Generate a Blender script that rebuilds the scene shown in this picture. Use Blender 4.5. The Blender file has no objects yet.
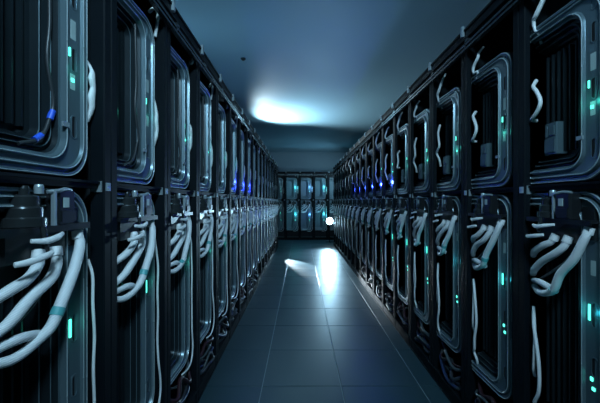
import bpy, math, random
from mathutils import Vector
random.seed(7)
scene = bpy.context.scene
C = scene.collection

# ------------------------------------------------------------------ camera, world, exposure
CAMH = 1.42
cam = bpy.data.cameras.new('camera'); cam.lens = 19.5; cam.sensor_width = 36.0; cam.clip_start = 0.02
cam_o = bpy.data.objects.new('camera', cam); C.objects.link(cam_o)
cam_o.location = (0, 0, CAMH); cam_o.rotation_euler = (math.radians(90), 0, 0)
cam.shift_x = -0.0017
scene.camera = cam_o
w = bpy.data.worlds.new('world'); scene.world = w; w.use_nodes = True
w.node_tree.nodes['Background'].inputs[0].default_value = (0.10, 0.36, 0.50, 1)
w.node_tree.nodes['Background'].inputs[1].default_value = 0.10
scene.view_settings.view_transform = 'Standard'; scene.view_settings.look = 'None'
scene.view_settings.exposure = -0.12; scene.view_settings.gamma = 1.0
scene.view_settings.use_curve_mapping = False

XL, XR = -0.73, 1.06          # front planes of the two rows
PITCH = 0.53
ZL0, ZR0 = 0.72, 1.054        # where the rows begin
NL, NR = 18, 18
YEND = 12.0                   # front of the rack row that closes the aisle
CEIL = 3.4

def add_light(name, typ, loc, energy, color, aim=None, **kw):
    l = bpy.data.lights.new(name, typ); l.energy = energy; l.color = color
    for k, v in kw.items(): setattr(l, k, v)
    o = bpy.data.objects.new(name, l); C.objects.link(o); o.location = loc
    if aim is not None:
        o.rotation_euler = (Vector(aim) - Vector(loc)).to_track_quat('-Z', 'Y').to_euler()
    return o

# ------------------------------------------------------------------ materials
def mat(name, col, rough=0.5, metal=0.0, var=0.0, scale=8.0, bump=0.0, bscale=60.0, emit=None, es=0.0, spec=None, stretch=None):
    m = bpy.data.materials.new(name); m.use_nodes = True
    nt = m.node_tree; b = nt.nodes['Principled BSDF']
    b.inputs['Base Color'].default_value = (*col, 1); b.inputs['Roughness'].default_value = rough
    b.inputs['Metallic'].default_value = metal
    if spec is not None: b.inputs['Specular IOR Level'].default_value = spec
    tc = None
    if var or bump:
        tc = nt.nodes.new('ShaderNodeTexCoord'); out = tc.outputs['Object']
        if stretch:
            mp = nt.nodes.new('ShaderNodeMapping'); mp.inputs['Scale'].default_value = stretch
            nt.links.new(out, mp.inputs[0]); out = mp.outputs[0]
    if var:
        n = nt.nodes.new('ShaderNodeTexNoise'); n.inputs['Scale'].default_value = scale; n.inputs['Detail'].default_value = 4
        nt.links.new(out, n.inputs[0])
        mx = nt.nodes.new('ShaderNodeMix'); mx.data_type = 'RGBA'
        mx.inputs[6].default_value = (*[c * (1 - var) for c in col], 1)
        mx.inputs[7].default_value = (*[min(1, c * (1 + var)) for c in col], 1)
        nt.links.new(n.outputs[0], mx.inputs[0]); nt.links.new(mx.outputs[2], b.inputs['Base Color'])
        mr = nt.nodes.new('ShaderNodeMapRange'); mr.inputs[3].default_value = rough * 0.8; mr.inputs[4].default_value = min(1, rough * 1.25)
        nt.links.new(n.outputs[0], mr.inputs[0]); nt.links.new(mr.outputs[0], b.inputs['Roughness'])
    if bump:
        n2 = nt.nodes.new('ShaderNodeTexNoise'); n2.inputs['Scale'].default_value = bscale; n2.inputs['Detail'].default_value = 3
        nt.links.new(out, n2.inputs[0])
        bp = nt.nodes.new('ShaderNodeBump'); bp.inputs['Strength'].default_value = bump; bp.inputs['Distance'].default_value = 0.004
        nt.links.new(n2.outputs[0], bp.inputs['Height']); nt.links.new(bp.outputs[0], b.inputs['Normal'])
    if emit:
        b.inputs['Emission Color'].default_value = (*emit, 1); b.inputs['Emission Strength'].default_value = es
    return m

M = {}
M['ceiling'] = mat('ceiling_paint', (0.31, 0.50, 0.59), 0.55, var=0.05, scale=1.2)
M['wall'] = mat('wall_paint', (0.28, 0.38, 0.43), 0.6, var=0.06, scale=1.5)
M['tile'] = mat('floor_tile', (0.024, 0.056, 0.070), 0.37, var=0.12, scale=3.0, bump=0.05, bscale=40, spec=0.3)
M['grout'] = mat('tile_joint', (0.26, 0.32, 0.34), 0.6, var=0.1)
M['black'] = mat('black_powder_coat', (0.003, 0.006, 0.009), 0.55, var=0.15, scale=6, bump=0.05, bscale=200, spec=0.15)
M['dark'] = mat('dark_steel', (0.02, 0.028, 0.034), 0.5, metal=0.2, var=0.2)
M['steel'] = mat('stamped_steel', (0.13, 0.19, 0.22), 0.30, metal=0.45, var=0.12, scale=5, bump=0.06, bscale=30, stretch=(6, 6, 0.6))
M['inner'] = mat('dark_inner_steel', (0.018, 0.027, 0.033), 0.30, metal=0.4, var=0.2, scale=6)  # recess shade put into the colour of the same steel
M['bead'] = mat('bead_highlight', (0.55, 0.66, 0.70), 0.28, metal=0.5, var=0.2, scale=4)  # pale colour carries the rim highlights along the ridges
M['bracket'] = mat('zinc_bracket', (0.42, 0.50, 0.54), 0.35, metal=0.5, var=0.1)
M['slot_shade'] = mat('slot_black', (0.003, 0.003, 0.004), 0.7)  # black plate colour stands in for the shade inside each slot
M['rubber'] = mat('black_plastic', (0.012, 0.014, 0.016), 0.28, var=0.1)
M['satin'] = mat('satin_black_metal', (0.05, 0.058, 0.062), 0.24, metal=0.6, var=0.1)
M['sticker'] = mat('sticker_paper', (0.42, 0.52, 0.52), 0.55, var=0.1, scale=60)
M['cable'] = mat('white_cable', (0.85, 0.87, 0.88), 0.5, var=0.1, scale=50)
M['tie'] = mat('teal_tie', (0.10, 0.42, 0.44), 0.4, var=0.05)
M['bluetie'] = mat('blue_tie', (0.03, 0.12, 0.75), 0.4, var=0.05)
M['cabdark'] = mat('dark_cable', (0.03, 0.035, 0.04), 0.4, var=0.1)
M['cabgrey'] = mat('grey_cable', (0.055, 0.07, 0.078), 0.45, var=0.1)
M['cabred'] = mat('maroon_cable', (0.035, 0.012, 0.016), 0.45, var=0.1)
M['cabblue'] = mat('navy_cable', (0.02, 0.035, 0.09), 0.45, var=0.1)
M['green'] = mat('green_led', (0.02, 0.3, 0.25), 0.3, emit=(0.10, 1.0, 0.72), es=2.6)
M['blue'] = mat('blue_led', (0.02, 0.05, 0.4), 0.3, emit=(0.03, 0.06, 1.0), es=90.0)
M['lamp'] = mat('lamp_lens', (0.8, 0.9, 1.0), 0.3, emit=(0.62, 0.86, 1.0), es=14.0)

def hose_mat():
    m = mat('braided_hose', (0.62, 0.68, 0.70), 0.5)
    nt = m.node_tree; b = nt.nodes['Principled BSDF']
    tc = nt.nodes.new('ShaderNodeTexCoord'); mp = nt.nodes.new('ShaderNodeMapping'); mp.inputs['Rotation'].default_value = (0.3, 0.8, 0.5)
    wv = nt.nodes.new('ShaderNodeTexWave'); wv.inputs['Scale'].default_value = 90; wv.inputs['Distortion'].default_value = 1.5
    nt.links.new(tc.outputs['Object'], mp.inputs[0]); nt.links.new(mp.outputs[0], wv.inputs[0])
    r = nt.nodes.new('ShaderNodeValToRGB'); r.color_ramp.elements[0].color = (0.66, 0.72, 0.75, 1); r.color_ramp.elements[1].color = (0.88, 0.90, 0.91, 1)
    nt.links.new(wv.outputs[1], r.inputs[0]); nt.links.new(r.outputs[0], b.inputs['Base Color'])
    bp = nt.nodes.new('ShaderNodeBump'); bp.inputs['Strength'].default_value = 0.2; bp.inputs['Distance'].default_value = 0.003
    nt.links.new(wv.outputs[1], bp.inputs['Height']); nt.links.new(bp.outputs[0], b.inputs['Normal'])
    return m
M['hose'] = hose_mat()

# ------------------------------------------------------------------ mesh helpers
class MB:
    def __init__(s): s.v = []; s.f = []; s.sm = []
    def add(s, vs, fs, smooth=False):
        n = len(s.v); s.v += [tuple(p) for p in vs]; s.f += [tuple(i + n for i in f) for f in fs]; s.sm += [smooth] * len(fs); return s
    def box(s, x0, x1, y0, y1, z0, z1, b=0.0):
        if b <= 0:
            vs = [(x, y, z) for x in (x0, x1) for y in (y0, y1) for z in (z0, z1)]
            return s.add(vs, [(0, 1, 3, 2), (4, 6, 7, 5), (0, 4, 5, 1), (2, 3, 7, 6), (0, 2, 6, 4), (1, 5, 7, 3)])
        # chamfered in the x-y outline, running along z
        o = [(x0 + b, y0), (x1 - b, y0), (x1, y0 + b), (x1, y1 - b), (x1 - b, y1), (x0 + b, y1), (x0, y1 - b), (x0, y0 + b)]
        vs = [(x, y, z0) for x, y in o] + [(x, y, z1) for x, y in o]
        return s.add(vs, [(i, (i + 1) % 8, 8 + (i + 1) % 8, 8 + i) for i in range(8)] + [tuple(range(7, -1, -1)), tuple(range(8, 16))])
    def lathe(s, cx, cy, prof, n=20):          # prof: (r, z), axis z
        for (r0, z0), (r1, z1) in zip(prof, prof[1:]):
            vs = [(cx + r * math.cos(2 * math.pi * i / n), cy + r * math.sin(2 * math.pi * i / n), z) for r, z in ((r0, z0), (r1, z1)) for i in range(n)]
            s.add(vs, [(i, (i + 1) % n, n + (i + 1) % n, n + i) for i in range(n)], True)
        return s
    def tube(s, pts, r, n=8, sub=6, flat=1.0):
        P = [Vector(p) for p in pts]; R = r if isinstance(r, (list, tuple)) else [r] * len(P)
        Q = []; RR = []
        E = [2 * P[0] - P[1]] + P + [2 * P[-1] - P[-2]]
        for i in range(1, len(E) - 2):
            for j in range(sub):
                t = j / sub; a, b, c, d = E[i - 1], E[i], E[i + 1], E[i + 2]
                Q.append(0.5 * ((2 * b) + (c - a) * t + (2 * a - 5 * b + 4 * c - d) * t * t + (3 * b - a - 3 * c + d) * t ** 3))
                RR.append(R[i - 1] * (1 - t) + R[i] * t)
        Q.append(P[-1]); RR.append(R[-1])
        vs = []; up = Vector((0.13, -0.97, 0.2)).normalized()
        for i, q in enumerate(Q):
            tg = (Q[min(i + 1, len(Q) - 1)] - Q[max(i - 1, 0)]).normalized()
            nn = (up - tg * up.dot(tg)).normalized(); bb = tg.cross(nn); up = nn
            for k in range(n):
                a = 2 * math.pi * k / n
                vs.append(q + (nn * math.cos(a) * flat + bb * math.sin(a)) * RR[i])
        m = len(Q)
        fs = [(i * n + k, i * n + (k + 1) % n, (i + 1) * n + (k + 1) % n, (i + 1) * n + k) for i in range(m - 1) for k in range(n)]
        s.add(vs, fs, True)
        s.add([vs[k] for k in range(n)], [tuple(range(n - 1, -1, -1))]); s.add([vs[(m - 1) * n + k] for k in range(n)], [tuple(range(n))])
        return s
    def mesh(s, name, m):
        me = bpy.data.meshes.new(name); me.from_pydata(s.v, [], s.f); me.update()
        me.polygons.foreach_set('use_smooth', s.sm); me.materials.append(m); return me

def rrect(u0, u1, v0, v1, r, w, n=9, rl=None):
    out = []; q = r if rl is None else rl; R_ = r
    for cx, cz, a0, r in ((u1 - R_, v0 + R_, -90, R_), (u1 - R_, v1 - R_, 0, R_), (u0 + q, v1 - q, 90, q), (u0 + q, v0 + q, 180, q)):
        for i in range(n):
            a = math.radians(a0 + 90 * i / (n - 1)); out.append((cx + r * math.cos(a), w, cz + r * math.sin(a)))
    return out

def loft(mb, loops, cap_last=True, cap_first=True):
    for A, B in zip(loops, loops[1:]):
        n = len(A); mb.add(A + B, [(i, (i + 1) % n, n + (i + 1) % n, n + i) for i in range(n)], True)
    n = len(loops[0])
    if cap_last: mb.add(loops[-1], [tuple(range(n))])
    if cap_first: mb.add(loops[0], [tuple(range(n - 1, -1, -1))])

def capsule(u, v, hw, hh, w0, w1, n=6):
    """an upright slot outline, extruded from w1 (back) to w0 (front)"""
    mb = MB(); A = rrect(u - hw, u + hw, v - hh, v + hh, hw * 0.98, w1, n); B = rrect(u - hw, u + hw, v - hh, v + hh, hw * 0.98, w0, n)
    loft(mb, [A, B]); return mb

def obj(name, me, parent=None, loc=None):
    o = bpy.data.objects.new(name, me); C.objects.link(o)
    if parent: o.parent = parent
    if loc is not None: o.location = loc
    return o
def tag(o, label, cat, group=None):
    o['label'] = label; o['category'] = cat
    if group: o['group'] = group
    return o
def thing(name, label, cat, loc, rz=0.0, group=None):
    o = bpy.data.objects.new(name, None); o.empty_display_size = 0.1; C.objects.link(o)
    o.location = loc; o.rotation_euler = (0, 0, rz); tag(o, label, cat, group); return o
def struct(name, mb, m, parent=None, label=None):
    o = obj(name, mb.mesh(name, m), parent)
    if not parent: o['kind'] = 'structure'
    if label: o['label'] = label
    return o
ORD = ['first', 'second', 'third', 'fourth', 'fifth', 'sixth', 'seventh', 'eighth', 'ninth', 'tenth', 'eleventh', 'twelfth',
       'thirteenth', 'fourteenth', 'fifteenth', 'sixteenth', 'seventeenth', 'eighteenth', 'nineteenth']

# ------------------------------------------------------------------ the room
WX0, WX1, WY1 = -3.0, 3.6, 13.1
fl = struct('floor', MB().box(WX0, WX1, -3.0, WY1, -0.12, -0.005), M['grout'], label='dark square floor tiles with pale joints')
TW = 0.607
tile_me = None
tx = [0.005 + TW * i for i in range(-2, 3)]     # tile centres across the aisle (joints at -0.30, 0.31, 0.92)
ty0 = 0.03
def bev_tile():
    mb = MB(); h = TW / 2 - 0.0032; c = 0.0015
    loft(mb, [[(-h, -h, -0.012), (h, -h, -0.012), (h, h, -0.012), (-h, h, -0.012)],
              [(-h, -h, -c), (h, -h, -c), (h, h, -c), (-h, h, -c)],
              [(-h + c, -h + c, 0), (h - c, -h + c, 0), (h - c, h - c, 0), (-h + c, h - c, 0)]], True, False)
    mb.sm = [False] * len(mb.f); return mb.mesh('tile', M['tile'])
tile_me = bev_tile()
JY = 1.42 * 325 / 184.5                            # a joint seen at the bottom of the picture
for cx in tx:
    for j in range(-4, 18):
        cy = JY + TW * (j + 0.5)
        if cy > 12.8: continue
        t = obj('tile', tile_me, fl, (cx, cy, 0))
struct('ceiling', MB().box(WX0, WX1, -3.0, WY1, CEIL, CEIL + 0.1), M['ceiling'])
struct('wall_back', MB().box(WX0, WX1, WY1, WY1 + 0.1, 0, CEIL), M['wall'])
struct('wall_left', MB().box(WX0 - 0.1, WX0, -3.0, WY1, 0, CEIL), M['wall'])
struct('wall_right', MB().box(WX1, WX1 + 0.1, -3.0, WY1, 0, CEIL), M['wall'])

# ------------------------------------------------------------------ rack prototypes (local: x along the face to the viewer's right, y into the rack, z up)
RT = 2.52           # rack top
PW, PD = 0.0435, 0.055
ME = {}
ME['post_l'] = MB().box(0.001, PW, 0, PD, 0.0, RT - 0.02, 0.004).mesh('post', M['black'])
ME['post_r'] = MB().box(PITCH - PW, PITCH - 0.001, 0, PD, 0.0, RT - 0.02, 0.004).mesh('post', M['black'])
ME['rear_l'] = MB().box(0.001, PW, 0.55, 0.6, 0.0, RT - 0.02, 0.004).mesh('post', M['black'])
ME['rear_r'] = MB().box(PITCH - PW, PITCH - 0.001, 0.55, 0.6, 0.0, RT - 0.02, 0.004).mesh('post', M['black'])
def beam(z0, z1, y0, y1):
    mb = MB(); mb.box(0.002, PITCH - 0.002, y0, y1, z0, z1)
    mb.box(0.002, PITCH - 0.002, y0 - 0.008, y0, z1 - 0.014, z1); mb.box(0.002, PITCH - 0.002, y0 - 0.008, y0, z0, z0 + 0.012); return mb
ME['top_beam'] = beam(RT - 0.07, RT, -0.012, 0.05).mesh('top_beam', M['black'])
ME['cable_rail'] = beam(RT - 0.145, RT - 0.105, -0.02, -0.002).mesh('cable_rail', M['satin'])
ME['base_rail'] = beam(0.0, 0.10, 0.004, 0.06).mesh('base_rail', M['black'])
ME['cross_rail'] = MB().box(PW, PITCH - PW, 0.02, 0.06, 1.468, 1.494).box(PW, PITCH - PW, 0.012, 0.02, 1.485, 1.494).mesh('cross_rail', M['black'])
ME['rear_panel'] = MB().box(PW, PITCH - PW, 0.56, 0.57, 0.06, RT - 0.06).mesh('rear_panel', M['dark'])
ME['side_panel'] = MB().box(0.002, 0.006, PD, 0.55, 0.06, RT - 0.06).mesh('side_panel', M['dark'])
ME['roof_panel'] = MB().box(0.002, PITCH - 0.002, 0.05, 0.6, RT - 0.03, RT - 0.015).mesh('roof_panel', M['black'])
def bracket(z, s):
    mb = MB(); x = 0.004 if s < 0 else PITCH - PW
    mb.box(x + .008, x + 0.032, -0.005, 0.0, z - 0.015, z + 0.015); mb.box(x + (0.0385 if s < 0 else -0.006), x + (0.0455 if s < 0 else 0.0), 0.008, 0.045, z - 0.02, z + 0.02)
    for dz in (-0.008, 0.008): mb.box(x + 0.015, x + 0.025, -0.009, -0.005, z + dz - 0.005, z + dz + 0.005)
    return mb
ME['bracket_l'] = bracket(1.475, -1).mesh('bracket', M['bracket']); ME['bracket_r'] = bracket(1.475, 1).mesh('bracket', M['bracket'])
ME['clip'] = MB().box(0.01, 0.035, -0.03, -0.012, RT - 0.045, RT + 0.02, 0.003).box(0.014, 0.03, -0.03, 0.04, RT, RT + 0.014).mesh('clip', M['bracket'])
ME['clip_low'] = MB().box(0.06, 0.10, -0.028, -0.0, RT - 0.10, RT - 0.085).box(0.06, 0.07, -0.028, 0.0, RT - 0.14, RT - 0.085).mesh('clip', M['satin'])
ME['foot'] = MB().lathe(0.022, 0.028, [(0.0, 0.0), (0.03, 0.0), (0.03, 0.014), (0.012, 0.018), (0.012, 0.03)], 12).mesh('foot', M['satin'])
RACK_PARTS = [('post', 'post_l'), ('post', 'post_r'), ('rear_post', 'rear_l'), ('rear_post', 'rear_r'), ('top_beam', 'top_beam'), ('cable_rail', 'cable_rail'),
              ('base_rail', 'base_rail'), ('cross_rail', 'cross_rail'), ('rear_panel', 'rear_panel'), ('side_panel', 'side_panel'), ('roof_panel', 'roof_panel'),
              ('clip', 'clip'), ('clip', 'clip_low')]

# stepped, round-cornered shell
def shell(u0, u1, h, inner, r=0.105):
    O = 0.03
    # (extra inset left/top/bottom, inset right, depth)
    prof = [(0, 0, .32), (0, 0, O + .01), (.003, .003, O), (.012, .012, O), (.015, .015, O + .012), (.021, .021, O + .012), (.024, .024, O - .004), (.030, .030, O - .004),
            (.033, .033, O + .004), (.046, .100, O + .006), (.049, .103, O - .004), (.056, .110, O - .004), (.060, .114, O + .012), (.066, .122, O + .014)]
    prof2 = [(.066, .122, O + .014), (.070, .127, O + .03), (.078, .137, O + .03), (.081, .140, O + .022), (.086, .146, O + .022), (.089, .149, O + .045), (.098, .162, O + .047), (.101, .165, O + .038),
             (.106, .171, O + .038), (.110, .176, O + .06), (.120, .190, O + .062), (.123, .193, O + .078)]
    def L(p): return rrect(u0, u1 - p[1], p[0], h - p[0], max(0.03, r - 0.6 * p[0]), p[2], rl=.003)
    a = MB(); loft(a, [L(p) for p in prof], False, True)
    b = MB(); loft(b, [L(p) for p in prof2], True, False)
    beads = []
    for (p, q, d) in ((.0035, .0035, O - .001), (.027, .027, O - .005), (.0525, .1065, O - .005), (.0835, .143, O + .021), (.1035, .168, O + .037)):
        c = MB(); hw = .0028 if d < O else .002
        loft(c, [L((p - hw, q - hw, d + .004)), L((p - hw * .6, q - hw * .6, d)), L((p, q, d - .0012)), L((p + hw * .6, q + hw * .6, d)), L((p + hw, q + hw, d + .004))], False, False)
        beads.append(c.mesh('bead', M['bead'] if d < O else M['steel']))
    return a.mesh('shell', M['steel']), b.mesh('recess', inner), beads
def slot_set(key, u, v, hw, hh):
    O = 0.03 + 0.006
    mb = MB(); A = [rrect(u - hw - .003, u + hw + .003, v - hh - .003, v + hh + .003, hw, O + .004, 6), rrect(u - hw - .003, u + hw + .003, v - hh - .003, v + hh + .003, hw, O - .003, 6),
                    rrect(u - hw, u + hw, v - hh, v + hh, hw * .95, O - .003, 6), rrect(u - hw, u + hw, v - hh, v + hh, hw * .95, O + .002, 6)]
    loft(mb, A, False, False); ME[key + '_rim'] = mb.mesh('slot_rim', M['steel'])
    ME[key] = capsule(u, v, hw, hh, O - .0012, O + .003).mesh('slot', M['slot_shade'])

UPH, LOH = 0.82, 1.11          # heights of the two shells
UPZ, LOZ = 1.50, 0.35          # their base heights
def build_side(s, u0, u1, dv, UPH):
    """all meshes of the upper and lower module for one row; dv: how much higher the slots sit"""
    K = lambda k: s + '_' + k
    ub = u1 - 0.066                                # centre line of the slotted band
    ME[K('up_shell')], ME[K('up_recess')], ME[K('up_bead')] = shell(u0, u1, UPH, M['inner'] if s != 'E' else M['steel'])  # end row recesses keep the lighter steel, to look lit
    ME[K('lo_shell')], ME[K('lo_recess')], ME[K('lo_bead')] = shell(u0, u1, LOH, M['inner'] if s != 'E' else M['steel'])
    O = 0.03 + 0.006
    for i, (v, hh) in enumerate(((2.075, .036), (1.865, .038), (1.64, .036), (2.23 if UPH > .75 else 2.19, .028))): slot_set(K('up_slot%d' % i), ub + .004, v - UPZ + dv, .0115, hh)
    for i, (v, hh) in enumerate(((.995, .045), (.80, .034), (.50, .034))): slot_set(K('lo_slot%d' % i), ub + .006, v - LOZ, .0115, hh)
    def plate(u, v, hw, hh, m, d=.0015): return MB().box(u - hw, u + hw, O - d, O + .003, v - hh, v + hh).mesh('plate', m)
    ME[K('up_label')] = plate(ub, 1.965 - UPZ + dv, .012, .032, M['sticker']); ME[K('up_label2')] = plate(ub - .002, 1.79 - UPZ + dv, .011, .026, M['sticker'])
    ME[K('lo_label')] = plate(ub, 1.17 - LOZ, .011, .028, M['sticker'])
    ME[K('up_led')] = plate(ub - .018, 1.885 - UPZ + dv, .0028, .014, M['green'], .004)
    ME[K('up_led2')] = plate(ub - .004, 1.795 - UPZ + dv, .006, .006, M['green'], .004)
    ME[K('up_blue')] = plate(ub - .010, 1.65 - UPZ, .010, .018, M['blue'], .006)
    ME[K('lo_led')] = plate(ub - .016, 1.0 - LOZ, .0035, .03, M['green'], .004)
    ME[K('lo_led2')] = plate(ub - .006, .752 - LOZ, .005, .007, M['green'], .004)
    ME[K('lo_led3')] = plate(ub + .002, .718 - LOZ, .006, .006, M['green'], .004)
    ME[K('up_strap')] = MB().box(u1 - .128, u1 - .10, O - .014, O - .008, .16, .175).mesh('strap', M['bracket'])
    # inner hardware
    fin = MB()
    for i in range(6): fin.box(u0 + .02 + i * .032, u0 + .027 + i * .032, .085, .12, .14, UPH - .14)
    ME[K('up_fin')] = fin.mesh('fin_stack', M['inner'])
    ME[K('up_card')] = MB().box(u0 + .05, u0 + .12, .055, .11, .13, .27, .004).box(u0 + .056, u0 + .114, .05, .055, .14, .20).box(u0 + .06, u0 + .07, .05, .055, .21, .26).box(u0 + .08, u0 + .11, .05, .055, .215, .255).mesh('power_card', M['steel'])
    fin = MB()
    for i in range(6): fin.box(u0 + .02 + i * .032, u0 + .027 + i * .032, .085, .12, .14, LOH - .3)
    ME[K('lo_fin')] = fin.mesh('fin_stack', M['inner'])
    mb = MB().tube([(u0 + .23, .05, UPH - .05), (u0 + .245, .052, .5), (u0 + .235, .052, .36), (u0 + .257, .05, .24), (u0 + .245, .05, .185), (u0 + .20, .045, .11), (u0 + .13, .05, .08)], .006, 7)
    ME[K('in_cable')] = mb.mesh('inner_cable', M['cabdark'])
    ME[K('in_tie')] = MB().tube([(u0 + .255, .05, .205), (u0 + .243, .05, .175)], .0095, 8, 1).mesh('tie', M['bluetie'])
    ME[K('in_tie2')] = MB().tube([(u0 + .205, .046, .118), (u0 + .18, .046, .10)], .0095, 8, 1).mesh('tie', M['bluetie'])
build_side('L', .046, .437, .03, .83)
build_side('R', .046, .433, -.02, .73)
build_side('E', .046, .435, 0.0, .80)

# manifold: stacked cylinder, valve blocks, hoses (heights relative to 1.0 m)
MZ = 1.0
ME['m_cyl'] = MB().lathe(.17, .03, [(0, .463), (.012, .463), (.014, .455), (.014, .44), (.034, .437), (.037, .433), (.037, .408), (.043, .405), (.045, .401), (.045, .378), (.053, .374), (.053, .352), (.03, .350), (0, .35)], 26).mesh('coupling', M['satin'])
ME['m_cap'] = MB().lathe(.20, .012, [(0, .47), (.010, .468), (.012, .462), (.012, .442)], 12).mesh('cap', M['bracket'])
ME['m_shelf'] = MB().box(.06, .40, .0, .056, .338, .350).box(.06, .40, -.004, 0, .330, .350).mesh('shelf', M['rubber'])
ME['m_block'] = MB().box(.242, .318, -.012, .05, .352, .452, .008).box(.25, .31, -.018, -.012, .36, .392).mesh('valve_block', M['rubber'])
ME['m_block2'] = MB().box(.318, .392, .026, .06, .275, .40, .012).mesh('valve_body', M['rubber'])
ME['m_tag'] = MB().box(.262, .284, -.0145, -.012, .402, .432).mesh('sticker', M['sticker'])
ME['m_bar'] = MB().box(.226, .236, -.014, .0, .35, .455, .002).mesh('bar', M['bracket'])
ME['m_pipe'] = MB().tube([(.215, .0, .448), (.245, -.012, .452), (.275, -.008, .458), (.31, .0, .455)], .006, 8).mesh('pipe', M['bracket'])
ME['m_handle'] = MB().tube([(.13, -.024, .316), (.17, -.034, .312), (.21, -.034, .318), (.25, -.02, .325)], [.006, .009, .009, .006], 8, 5, .6).mesh('lever', M['cable'])
ME['m_stem'] = MB().tube([(.175, -.02, .35), (.175, -.028, .29)], .008, 8, 2).mesh('stem', M['satin'])
ME['m_handle2'] = MB().tube([(.085, -.02, .262), (.12, -.03, .264), (.17, -.034, .272), (.20, -.028, .278)], [.007, .009, .009, .006], 8, 5, .6).mesh('lever', M['cable'])
ME['m_lower'] = MB().box(.10, .33, .026, .06, .255, .338, .01).mesh('hose_header', M['rubber'])
HV = []
for k in range(3):
    rr = random.Random(40 + k); j = lambda a=.008: rr.uniform(-a, a)
    hoses = [
        (MB().tube([(.366, -.014, .312), (.362, -.028, .28), (.325 + j(), -.036, .20 + j()), (.27 + j(), -.04, .12 + j()), (.228, -.036, .058), (.185, -.03, .026 + j()), (.12, -.02, .012), (.06, .0, .024)], [.013, .0155, .0165, .0165, .0155, .0145, .014, .013], 10, 6),
         MB().tube([(.3665, -.012, .322), (.3645, -.02, .296)], .018, 10, 1)),
        (MB().tube([(.272, -.014, .272), (.262, -.026, .235), (.222 + j(), -.034, .200 + j()), (.16 + j(), -.034, .155 + j()), (.10, -.026, .112), (.058, -.004, .082)], [.012, .015, .016, .016, .015, .014], 10, 6),
         MB().tube([(.274, -.013, .28), (.268, -.02, .254)], .0175, 10, 1)),
        (MB().tube([(.205, -.014, .272), (.192, -.026, .245), (.155 + j(), -.032, .222 + j()), (.105, -.028, .196), (.058, -.004, .168)], [.012, .0145, .015, .015, .013], 10, 6),
         MB().tube([(.207, -.013, .28), (.20, -.02, .255)], .0175, 10, 1)),
        (MB().tube([(.21, -.012, .040), (.17, -.022, .052), (.125, -.024, .06), (.062, -.004, .052)], [.012, .0135, .0135, .012], 10, 5), None),
        (MB().tube([(.30, .0, .235), (.24, -.006, .165), (.16, -.006, .105), (.08, .01, .06)], .006, 6, 5), None)]
    L = []
    for i, (h, c) in enumerate(hoses):
        for q in (h, c):
            if q: q.v = [(x, y + .034, z) for x, y, z in q.v]
        L.append((h.mesh('hose', M['hose'] if i < 4 else M['cabgrey']), c.mesh('collar', M['cable']) if c else None))
    tie = MB().tube([(.255, -.005, .102), (.243, -.004, .082)], .0182, 10, 1).mesh('tie', M['tie']) if k != 1 else MB().tube([(.222, .000, .052), (.204, .006, .040)], .0175, 10, 1).mesh('tie', M['tie'])
    HV.append((L, tie))

# white loose cables
CV = {}
def cab(key, pts, r=.008, m='cable', **kw): CV[key] = MB().tube(pts, r, 8, 6, **kw).mesh('cable', M[m])
cab('L_mid', [(0.464, 0.050, 0.353), (0.470, 0.035, 0.316), (0.462, 0.031, 0.285), (0.468, 0.030, 0.254), (0.461, 0.031, 0.217), (0.465, 0.033, 0.180), (0.459, 0.045, 0.130)], [.006, .011, .017, .013, .018, .014, .008], flat=.6)
cab('L_mid1', [(0.462, 0.050, 0.378), (0.466, 0.040, 0.335), (0.464, 0.032, 0.279), (0.460, 0.031, 0.242), (0.467, 0.031, 0.198), (0.462, 0.035, 0.155), (0.464, 0.045, 0.111)], [.006, .008, .014, .017, .014, .015, .006], flat=.6)
cab('L_top', [(0.378, 0.030, .00), (0.408, 0.022, .035), (0.443, 0.020, .045), (0.463, 0.025, .02), (0.462, 0.030, -.03), (0.464, 0.040, -.08)], .0085)
cab('L_top1', [(0.433, 0.015, .14), (0.453, 0.011, .10), (0.446, 0.010, .06), (0.460, 0.015, .02), (0.448, 0.022, -.01)], [.010, .012, .011, .008, .006])
cab('L_low', [(0.461, 0.045, .86), (0.465, 0.030, .80), (0.459, 0.025, .70), (0.466, 0.024, .58), (0.460, 0.024, .46), (0.467, 0.025, .34), (0.462, 0.022, .20), (0.470, 0.020, .10), (0.460, 0.018, .03), (0.418, 0.015, -.018), (0.348, 0.015, -.03), (0.278, 0.025, -.028)], .0055)
cab('L_low1', [(0.464, 0.045, .90), (0.460, 0.030, .80), (0.466, 0.025, .72), (0.460, 0.025, .60), (0.465, 0.025, .48), (0.459, 0.025, .34), (0.448, 0.015, .24), (0.465, 0.013, .14), (0.466, 0.013, .06), (0.433, 0.013, .0), (0.358, 0.015, -.025), (0.288, 0.025, -.02)], .0055)
cab('R_top', [(.155, .05, .24), (.15, .03, .20), (.135, .02, .16), (.10, .015, .115), (.075, .02, .10), (.07, .03, .06), (.085, .04, .03), (.07, .06, -.01)], [.006, .009, .0105, .0105, .009, .007, .007, .006])
cab('R_top1', [(.14, .05, .20), (.12, .03, .17), (.13, .02, .14), (.09, .015, .10), (.08, .02, .065), (.11, .03, .06), (.075, .04, .02)], [.006, .008, .009, .009, .007, .007, .006])
cab('R_mid', [(.05, .05, .20), (.07, .022, .165), (.105, .012, .13), (.128, .01, .09), (.128, .01, .06), (.10, .012, .03), (.065, .02, .012), (.05, .05, .01)], .0088)
cab('R_mid1', [(.05, .05, .24), (.085, .02, .17), (.115, .012, .11), (.13, .01, .06), (.095, .012, .035), (.06, .02, .01), (.085, .03, -.04), (.06, .05, -.09)], .008)
cab('R_low', [(.06, .03, .43), (.085, .015, .36), (.115, .01, .25), (.125, .01, .16), (.12, .01, .08), (.09, .015, .02), (.075, .025, -.05), (.10, .03, -.09), (.08, .05, -.13)], .0075)
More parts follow.
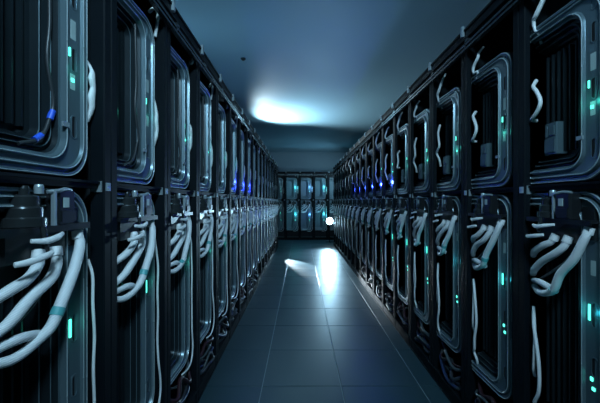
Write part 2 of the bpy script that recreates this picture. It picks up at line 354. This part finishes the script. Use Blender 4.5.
cab('R_low1', [(.06, .03, .45), (.09, .015, .33), (.09, .012, .24), (.075, .02, .16), (.055, .04, .12)], .0065)
cab('R_low2', [(.06, .03, .45), (.10, .015, .38), (.125, .01, .28), (.13, .01, .19), (.11, .01, .10), (.10, .015, .03), (.075, .025, .0), (.10, .03, -.04), (.07, .05, -.1)], .0075)
FV = []
for k in range(4):
    rr = random.Random(90 + k); L = []
    for i in range(6):
        z = .13 + .03 * i + rr.uniform(-.02, .02); a = rr.uniform(-.03, .05)
        pts = [(.055, .07, z + a), (.14 + rr.uniform(-.03, .03), .02 + rr.uniform(-.02, .04), z + rr.uniform(-.05, .03)), (.26, rr.uniform(-.01, .05), z + rr.uniform(-.05, .05)),
               (.38, rr.uniform(-.01, .05), z + rr.uniform(-.05, .04)), (.475, .07, z + rr.uniform(-.04, .06))]
        for q in range(len(pts)): pts[q] = (pts[q][0], pts[q][1], max(.125, pts[q][2]))
        L.append(MB().tube(pts, rr.choice((.008, .011, .013)), 7, 5).mesh('cable', M[['cabdark', 'cabgrey', 'cabblue', 'cabdark', 'cabred', 'cabgrey'][i]]))
    FV.append(L)

def bay(side, k, ox, oy, rz, where, of, detail, blue=False):
    """one rack with its two modules, manifold and loose cables"""
    at = lambda z: (ox, oy, z)
    t = thing('server_rack', 'open black steel server rack, ' + where, 'server rack', at(0), rz, 'server racks, ' + of)
    for nm, key in RACK_PARTS: obj(nm, ME[key], t)
    obj('bracket', ME['bracket_l' if side == 'R' else 'bracket_r'], t)
    S = side
    u = thing('server_module', 'upper round-cornered steel server module in the rack ' + where, 'server module', at(UPZ), rz, 'upper server modules, ' + of)
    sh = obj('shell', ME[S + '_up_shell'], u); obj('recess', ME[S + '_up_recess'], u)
    for me in ME[S + '_up_bead']: obj('bead', me, sh)
    for i in range(4):
        s_ = obj('slot', ME[S + '_up_slot%d' % i], sh)
        if detail: obj('slot_rim', ME[S + '_up_slot%d_rim' % i], sh)
    obj('sticker', ME[S + '_up_label'], u); obj('sticker', ME[S + '_up_label2'], u)
    obj('green_light', ME[S + '_up_led'], u)
    if k % 3 != 1: obj('green_light', ME[S + '_up_led2'], u)
    if blue: obj('blue_light', ME[S + '_up_blue'], u)
    if detail:
        obj('strap', ME[S + '_up_strap'], u)
        obj('fin_stack', ME[S + '_up_fin'], u); S == 'R' and obj('power_card', ME[S + '_up_card'], u)
        if S == 'L': c = obj('inner_cable', ME[S + '_in_cable'], u)
        if S == 'L' and k == 0: obj('tie', ME[S + '_in_tie'], c); obj('tie', ME[S + '_in_tie2'], c)
    l = thing('server_module', 'lower tall steel server module in the rack ' + where, 'server module', at(LOZ), rz, 'lower server modules, ' + of)
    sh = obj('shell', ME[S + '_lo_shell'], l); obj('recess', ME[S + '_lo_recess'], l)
    for me in ME[S + '_lo_bead']: obj('bead', me, sh)
    for i in range(3):
        obj('slot', ME[S + '_lo_slot%d' % i], sh)
        if detail: obj('slot_rim', ME[S + '_lo_slot%d_rim' % i], sh)
    obj('sticker', ME[S + '_lo_label'], l)
    if k % 4 != 2: obj('green_light', ME[S + '_lo_led'], l)
    if S != 'L': obj('green_light', ME[S + '_lo_led2'], l); obj('green_light', ME[S + '_lo_led3'], l)
    if detail: obj('fin_stack', ME[S + '_lo_fin'], l)
    m = thing('hose_manifold', 'black coupling manifold with white braided hoses, rack ' + where, 'manifold', at(MZ), rz, 'hose manifolds, ' + of)
    cy = obj('coupling', ME['m_cyl'], m); obj('cap', ME['m_cap'], cy)
    obj('shelf', ME['m_shelf'], m); b = obj('valve_block', ME['m_block'], m); obj('sticker', ME['m_tag'], b); obj('bar', ME['m_bar'], b)
    obj('valve_body', ME['m_block2'], m); obj('pipe', ME['m_pipe'], m); obj('lever', ME['m_handle'], m); obj('stem', ME['m_stem'], m); obj('lever', ME['m_handle2'], m); obj('hose_header', ME['m_lower'], m)
    L, tie = HV[(k * 2 + (S == 'R')) % 3]
    for i, (h, c) in enumerate(L):
        ho = obj('hose', h, m)
        if c: obj('collar', c, ho)
        if i == 0: obj('tie', tie, ho)
    def loose(key, z, label, grp):
        tag(obj('cable', CV[key], None, at(z)), label + ' ' + where, 'cable', grp + ', ' + of).rotation_euler = (0, 0, rz)
    if S in 'LE':
        loose('L_mid' if k % 2 == 0 else 'L_mid1', 1.58 + .02 * (k % 3), 'white ragged cable beside the upper module, rack', 'cables beside the upper modules')
        if k > 0: loose('L_top' if k % 2 else 'L_top1', 2.37, 'short white cable curling above the upper module, rack', 'cables above the upper modules')
        loose('L_low' if k % 2 == 0 else 'L_low1', LOZ, 'thin white cable down the lower module\'s edge, rack', 'cables beside the lower modules')
    else:
        if k > 0 or True: loose('R_top' if k % 2 == 0 else 'R_top1', 2.16, 'white cable curling at the top of the rack', 'cables at the rack tops')
        loose('R_mid' if k % 3 == 1 else ('R_mid1' if k else 'R_mid'), 1.79, 'white cable bowed in front of the upper module, rack', 'cables in front of the upper modules')
        loose('R_low' if k % 2 == 0 else 'R_low2', .48, 'thin white cable hanging before the lower module, rack', 'cables before the lower modules')
        if k < 9: loose('R_low1', .48, 'shorter thin white cable end hanging behind post, rack', 'short cable ends')
    if S != 'E' and 0 < k < 9 or S == 'R' and k == 0:
        f = thing('cable_bundle', 'tangle of dark cables at the foot of rack ' + where, 'cables', at(.10), rz, 'cable tangles, ' + of)
        for me in FV[(k + (S == 'R') * 2) % 4]:
            o = obj('cable', me, f, (0, 0, -.10))

BLUE_L, BLUE_R = {5, 6, 7}, {5, 6, 7, 8, 9, 10}
for k in range(NL):
    bay('L', k, XL, ZL0 + PITCH * k, math.radians(90), ORD[k] + ' from the camera, left row', 'left row', k < 9, k in BLUE_L)
for k in range(NR):
    bay('R', k, XR, ZR0 + PITCH * (k + 1), math.radians(-90), ORD[k] + ' from the camera, right row', 'right row', k < 9, k in BLUE_R)
for k in range(5):
    bay('E', k, -1.11 + PITCH * k, YEND, 0.0, ORD[k] + ' from the left, far end', 'far end', False)

# ------------------------------------------------------------------ lamps
COOL = (0.44, 0.77, 1.0)
# upward work lamp assumed unseen on the roof of the left row, its added far barn door cuts the light on the ceiling
LPX, LPY = -1.05, 7.8
wl = thing('assumed_work_lamp', 'small unseen work lamp assumed on top of the left row lighting the ceiling', 'lamp', (LPX, LPY, RT - .015))
obj('base', MB().box(-.10, .10, -.08, .08, 0, .012, .01).mesh('base', M['black']), wl)
obj('yoke', MB().box(-.11, -.10, -.015, .015, .012, .16).box(.10, .11, -.015, .015, .012, .16).mesh('yoke', M['black']), wl)
obj('housing', MB().box(-.095, .095, -.06, .06, .06, .14, .01).mesh('housing', M['dark']), wl)
obj('lens', MB().box(-.08, .08, -.045, .045, .14, .146).mesh('lens', M['lamp']), wl)
obj('added_barn_door', MB().box(-.30, .14, .062, .066, .06, .26).mesh('added_barn_door', M['black']), wl)  # unseen plate added to give the ceiling glow a crisp far edge
add_light('assumed_work_light', 'SPOT', (LPX, LPY, RT + .16), 560, (0.66, 0.88, 1.0), aim=(LPX + 1.15, LPY - .45, CEIL), spot_size=math.radians(124), spot_blend=1.0, shadow_soft_size=0.03)  # beam of the assumed lamp, makes the bright patch on the ceiling
tb = thing('added_wash_tube', 'long unseen tube added on top of the left row to light the ceiling', 'lamp', (-1.15, 1.2, RT - .015))  # added tube, gives the ceiling an even wash of light
obj('housing', MB().box(-.04, .04, 0, 5.0, 0, .04).mesh('housing', M['black']), tb)
obj('tube', MB().box(-.02, .02, .05, 4.95, .04, .06, .005).mesh('tube', mat('added_tube_glow', (.6, .8, .9), .3, emit=(.3, .7, 1.0), es=2.0)), tb)
add_light('added_wash_light', 'AREA', (-1.15, 3.7, RT + .07), 7, (0.42, 0.75, 1.0), aim=(-.75, 3.7, CEIL), shape='RECTANGLE', size=0.06, size_y=4.9)

# round work light standing on the floor at the far end
EX, EY, EH = 1.00, 11.35, 0.74
el = thing('flood_lamp', 'glowing round flood lamp standing on the floor at the far end', 'lamp', (EX, EY, 0))
obj('stand', MB().box(-.14, .14, -.02, .02, 0, .02).box(-.02, .02, -.14, .14, 0, .02).lathe(0, 0, [(.014, .02), (.014, EH - .13)], 10).mesh('stand', M['black']), el)
hd = MB(); hd.lathe(0, 0, [(0, -.05), (.10, -.05), (.14, 0), (.14, .02), (.12, .02)], 24)
hp = obj('head', hd.mesh('head', M['dark']), el, (0, 0, EH)); ln = MB(); ln.lathe(0, 0, [(.12, .015), (.09, .03), (0, .035)], 24)
lp = obj('lens', ln.mesh('lens', M['lamp']), el, (0, 0, EH))
for o in (hp, lp): o.rotation_euler = (math.radians(90), 0, math.radians(-8))
add_light('flood_lamp_light', 'SPOT', (EX - .02, EY - .06, EH), 480, COOL, aim=(-.55, 5.5, .75), spot_size=math.radians(60), spot_blend=0.8, shadow_soft_size=0.10)

# tall lamp added out of sight round the far corner to light the racks that close the aisle
ca = thing('stand_lamp', 'tall unseen lamp added round the corner to light the far end', 'lamp', (1.75, 11.2, 0))
obj('stand', MB().box(-.2, .2, -.02, .02, 0, .02).box(-.02, .02, -.2, .2, 0, .02).lathe(0, 0, [(.014, .02), (.014, 2.25)], 10).mesh('stand', M['black']), ca)
obj('head', MB().box(-.03, .06, -.15, .15, 2.25, 2.45, .01).mesh('head', M['dark']), ca)
obj('lens', MB().box(-.034, -.03, -.13, .13, 2.27, 2.43).mesh('lens', M['lamp']), ca)
add_light('added_stand_light', 'AREA', (1.70, 11.2, 2.35), 26, COOL, aim=(.0, 11.9, 1.6), size=0.25)

# small spot added at the left row to make the streak across the tiles
fx, fy, fz = XL + .03, 8.75, .32
fm = thing('added_streak_spot', 'small spot lamp added at the left row to throw a floor streak', 'lamp', (fx, fy, fz))
obj('housing', MB().box(-.03, .02, -.03, .03, -.03, .03, .006).mesh('housing', M['black']), fm)
obj('lens', MB().box(.02, .023, -.012, .012, -.012, .012).mesh('lens', mat('added_spot_lens', (.7, .8, .9), .3, emit=(.7, .9, 1), es=2.0)), fm)
add_light('added_streak_light', 'SPOT', (fx + .04, fy - .04, fz), 2800, (0.75, 0.9, 1.0), aim=(.02, 7.2, 0.0), spot_size=math.radians(22), spot_blend=0.8, shadow_soft_size=0.02)

# added fill panel at the ceiling behind the viewer, brightens the near racks
cl = thing('ceiling_lamp', 'unseen square fill lamp added at the ceiling behind the viewer', 'lamp', (.25, -.6, CEIL))
obj('frame', MB().box(-.32, .32, -.32, .32, -.05, 0, .01).mesh('frame', M['black']), cl)
obj('diffuser', MB().box(-.28, .28, -.28, .28, -.056, -.05).mesh('diffuser', M['lamp']), cl)
add_light('added_fill_light', 'AREA', (.25, -.6, CEIL - .07), 56, COOL, aim=(-.10, 2.3, 1.5), size=0.4, spread=math.radians(110))

# light of the small indicators
for k in sorted(BLUE_R):
    add_light('blue_light_glow', 'POINT', (XR + .012, ZR0 + PITCH * k + .19, 1.65), 2.0, (0.03, 0.06, 1.0), shadow_soft_size=0.02)
for k in sorted(BLUE_L):
    add_light('blue_light_glow', 'POINT', (XL - .012, ZL0 + PITCH * k + .35, 1.65), 1.5, (0.03, 0.06, 1.0), shadow_soft_size=0.02)
GREEN = (0.08, 1.0, 0.75)
for k in range(6):
    add_light('led_and_added_glow', 'POINT', (XR + .0, ZR0 + PITCH * k + .17, 1.80), .06, GREEN, shadow_soft_size=0.01)
    add_light('led_and_added_glow', 'POINT', (XR + .0, ZR0 + PITCH * k + .17, 1.0), .08, (0.05, 0.85, 1.0), shadow_soft_size=0.01)
    add_light('led_and_added_glow', 'POINT', (XL - .0, ZL0 + PITCH * k + .36, 1.86), .04, GREEN, shadow_soft_size=0.01)
    add_light('led_and_added_glow', 'POINT', (XL - .0, ZL0 + PITCH * k + .36, 1.0), .04, GREEN, shadow_soft_size=0.01)

for k in range(1, 4):  # extra cyan and blue points added to brighten the end racks
    for z in (1.95, .95):
        add_light('led_and_added_glow', 'POINT', (-1.11 + PITCH * k + .37, YEND - .06, z), 1.8, (0.10, 0.80, 1.0) if k != 2 else (.15, .45, 1.0), shadow_soft_size=0.02)

# smoke detector on the ceiling
sd = thing('smoke_detector', 'small round smoke detector on the ceiling', 'detector', (-.80, 4.5, CEIL))
obj('base', MB().lathe(0, 0, [(.035, 0), (.035, -.01), (0, -.011)], 16).mesh('base', M['dark']), sd)
obj('sensor_cap', MB().lathe(0, 0, [(.025, -.01), (.02, -.025), (0, -.028)], 16).mesh('sensor_cap', M['dark']), sd)
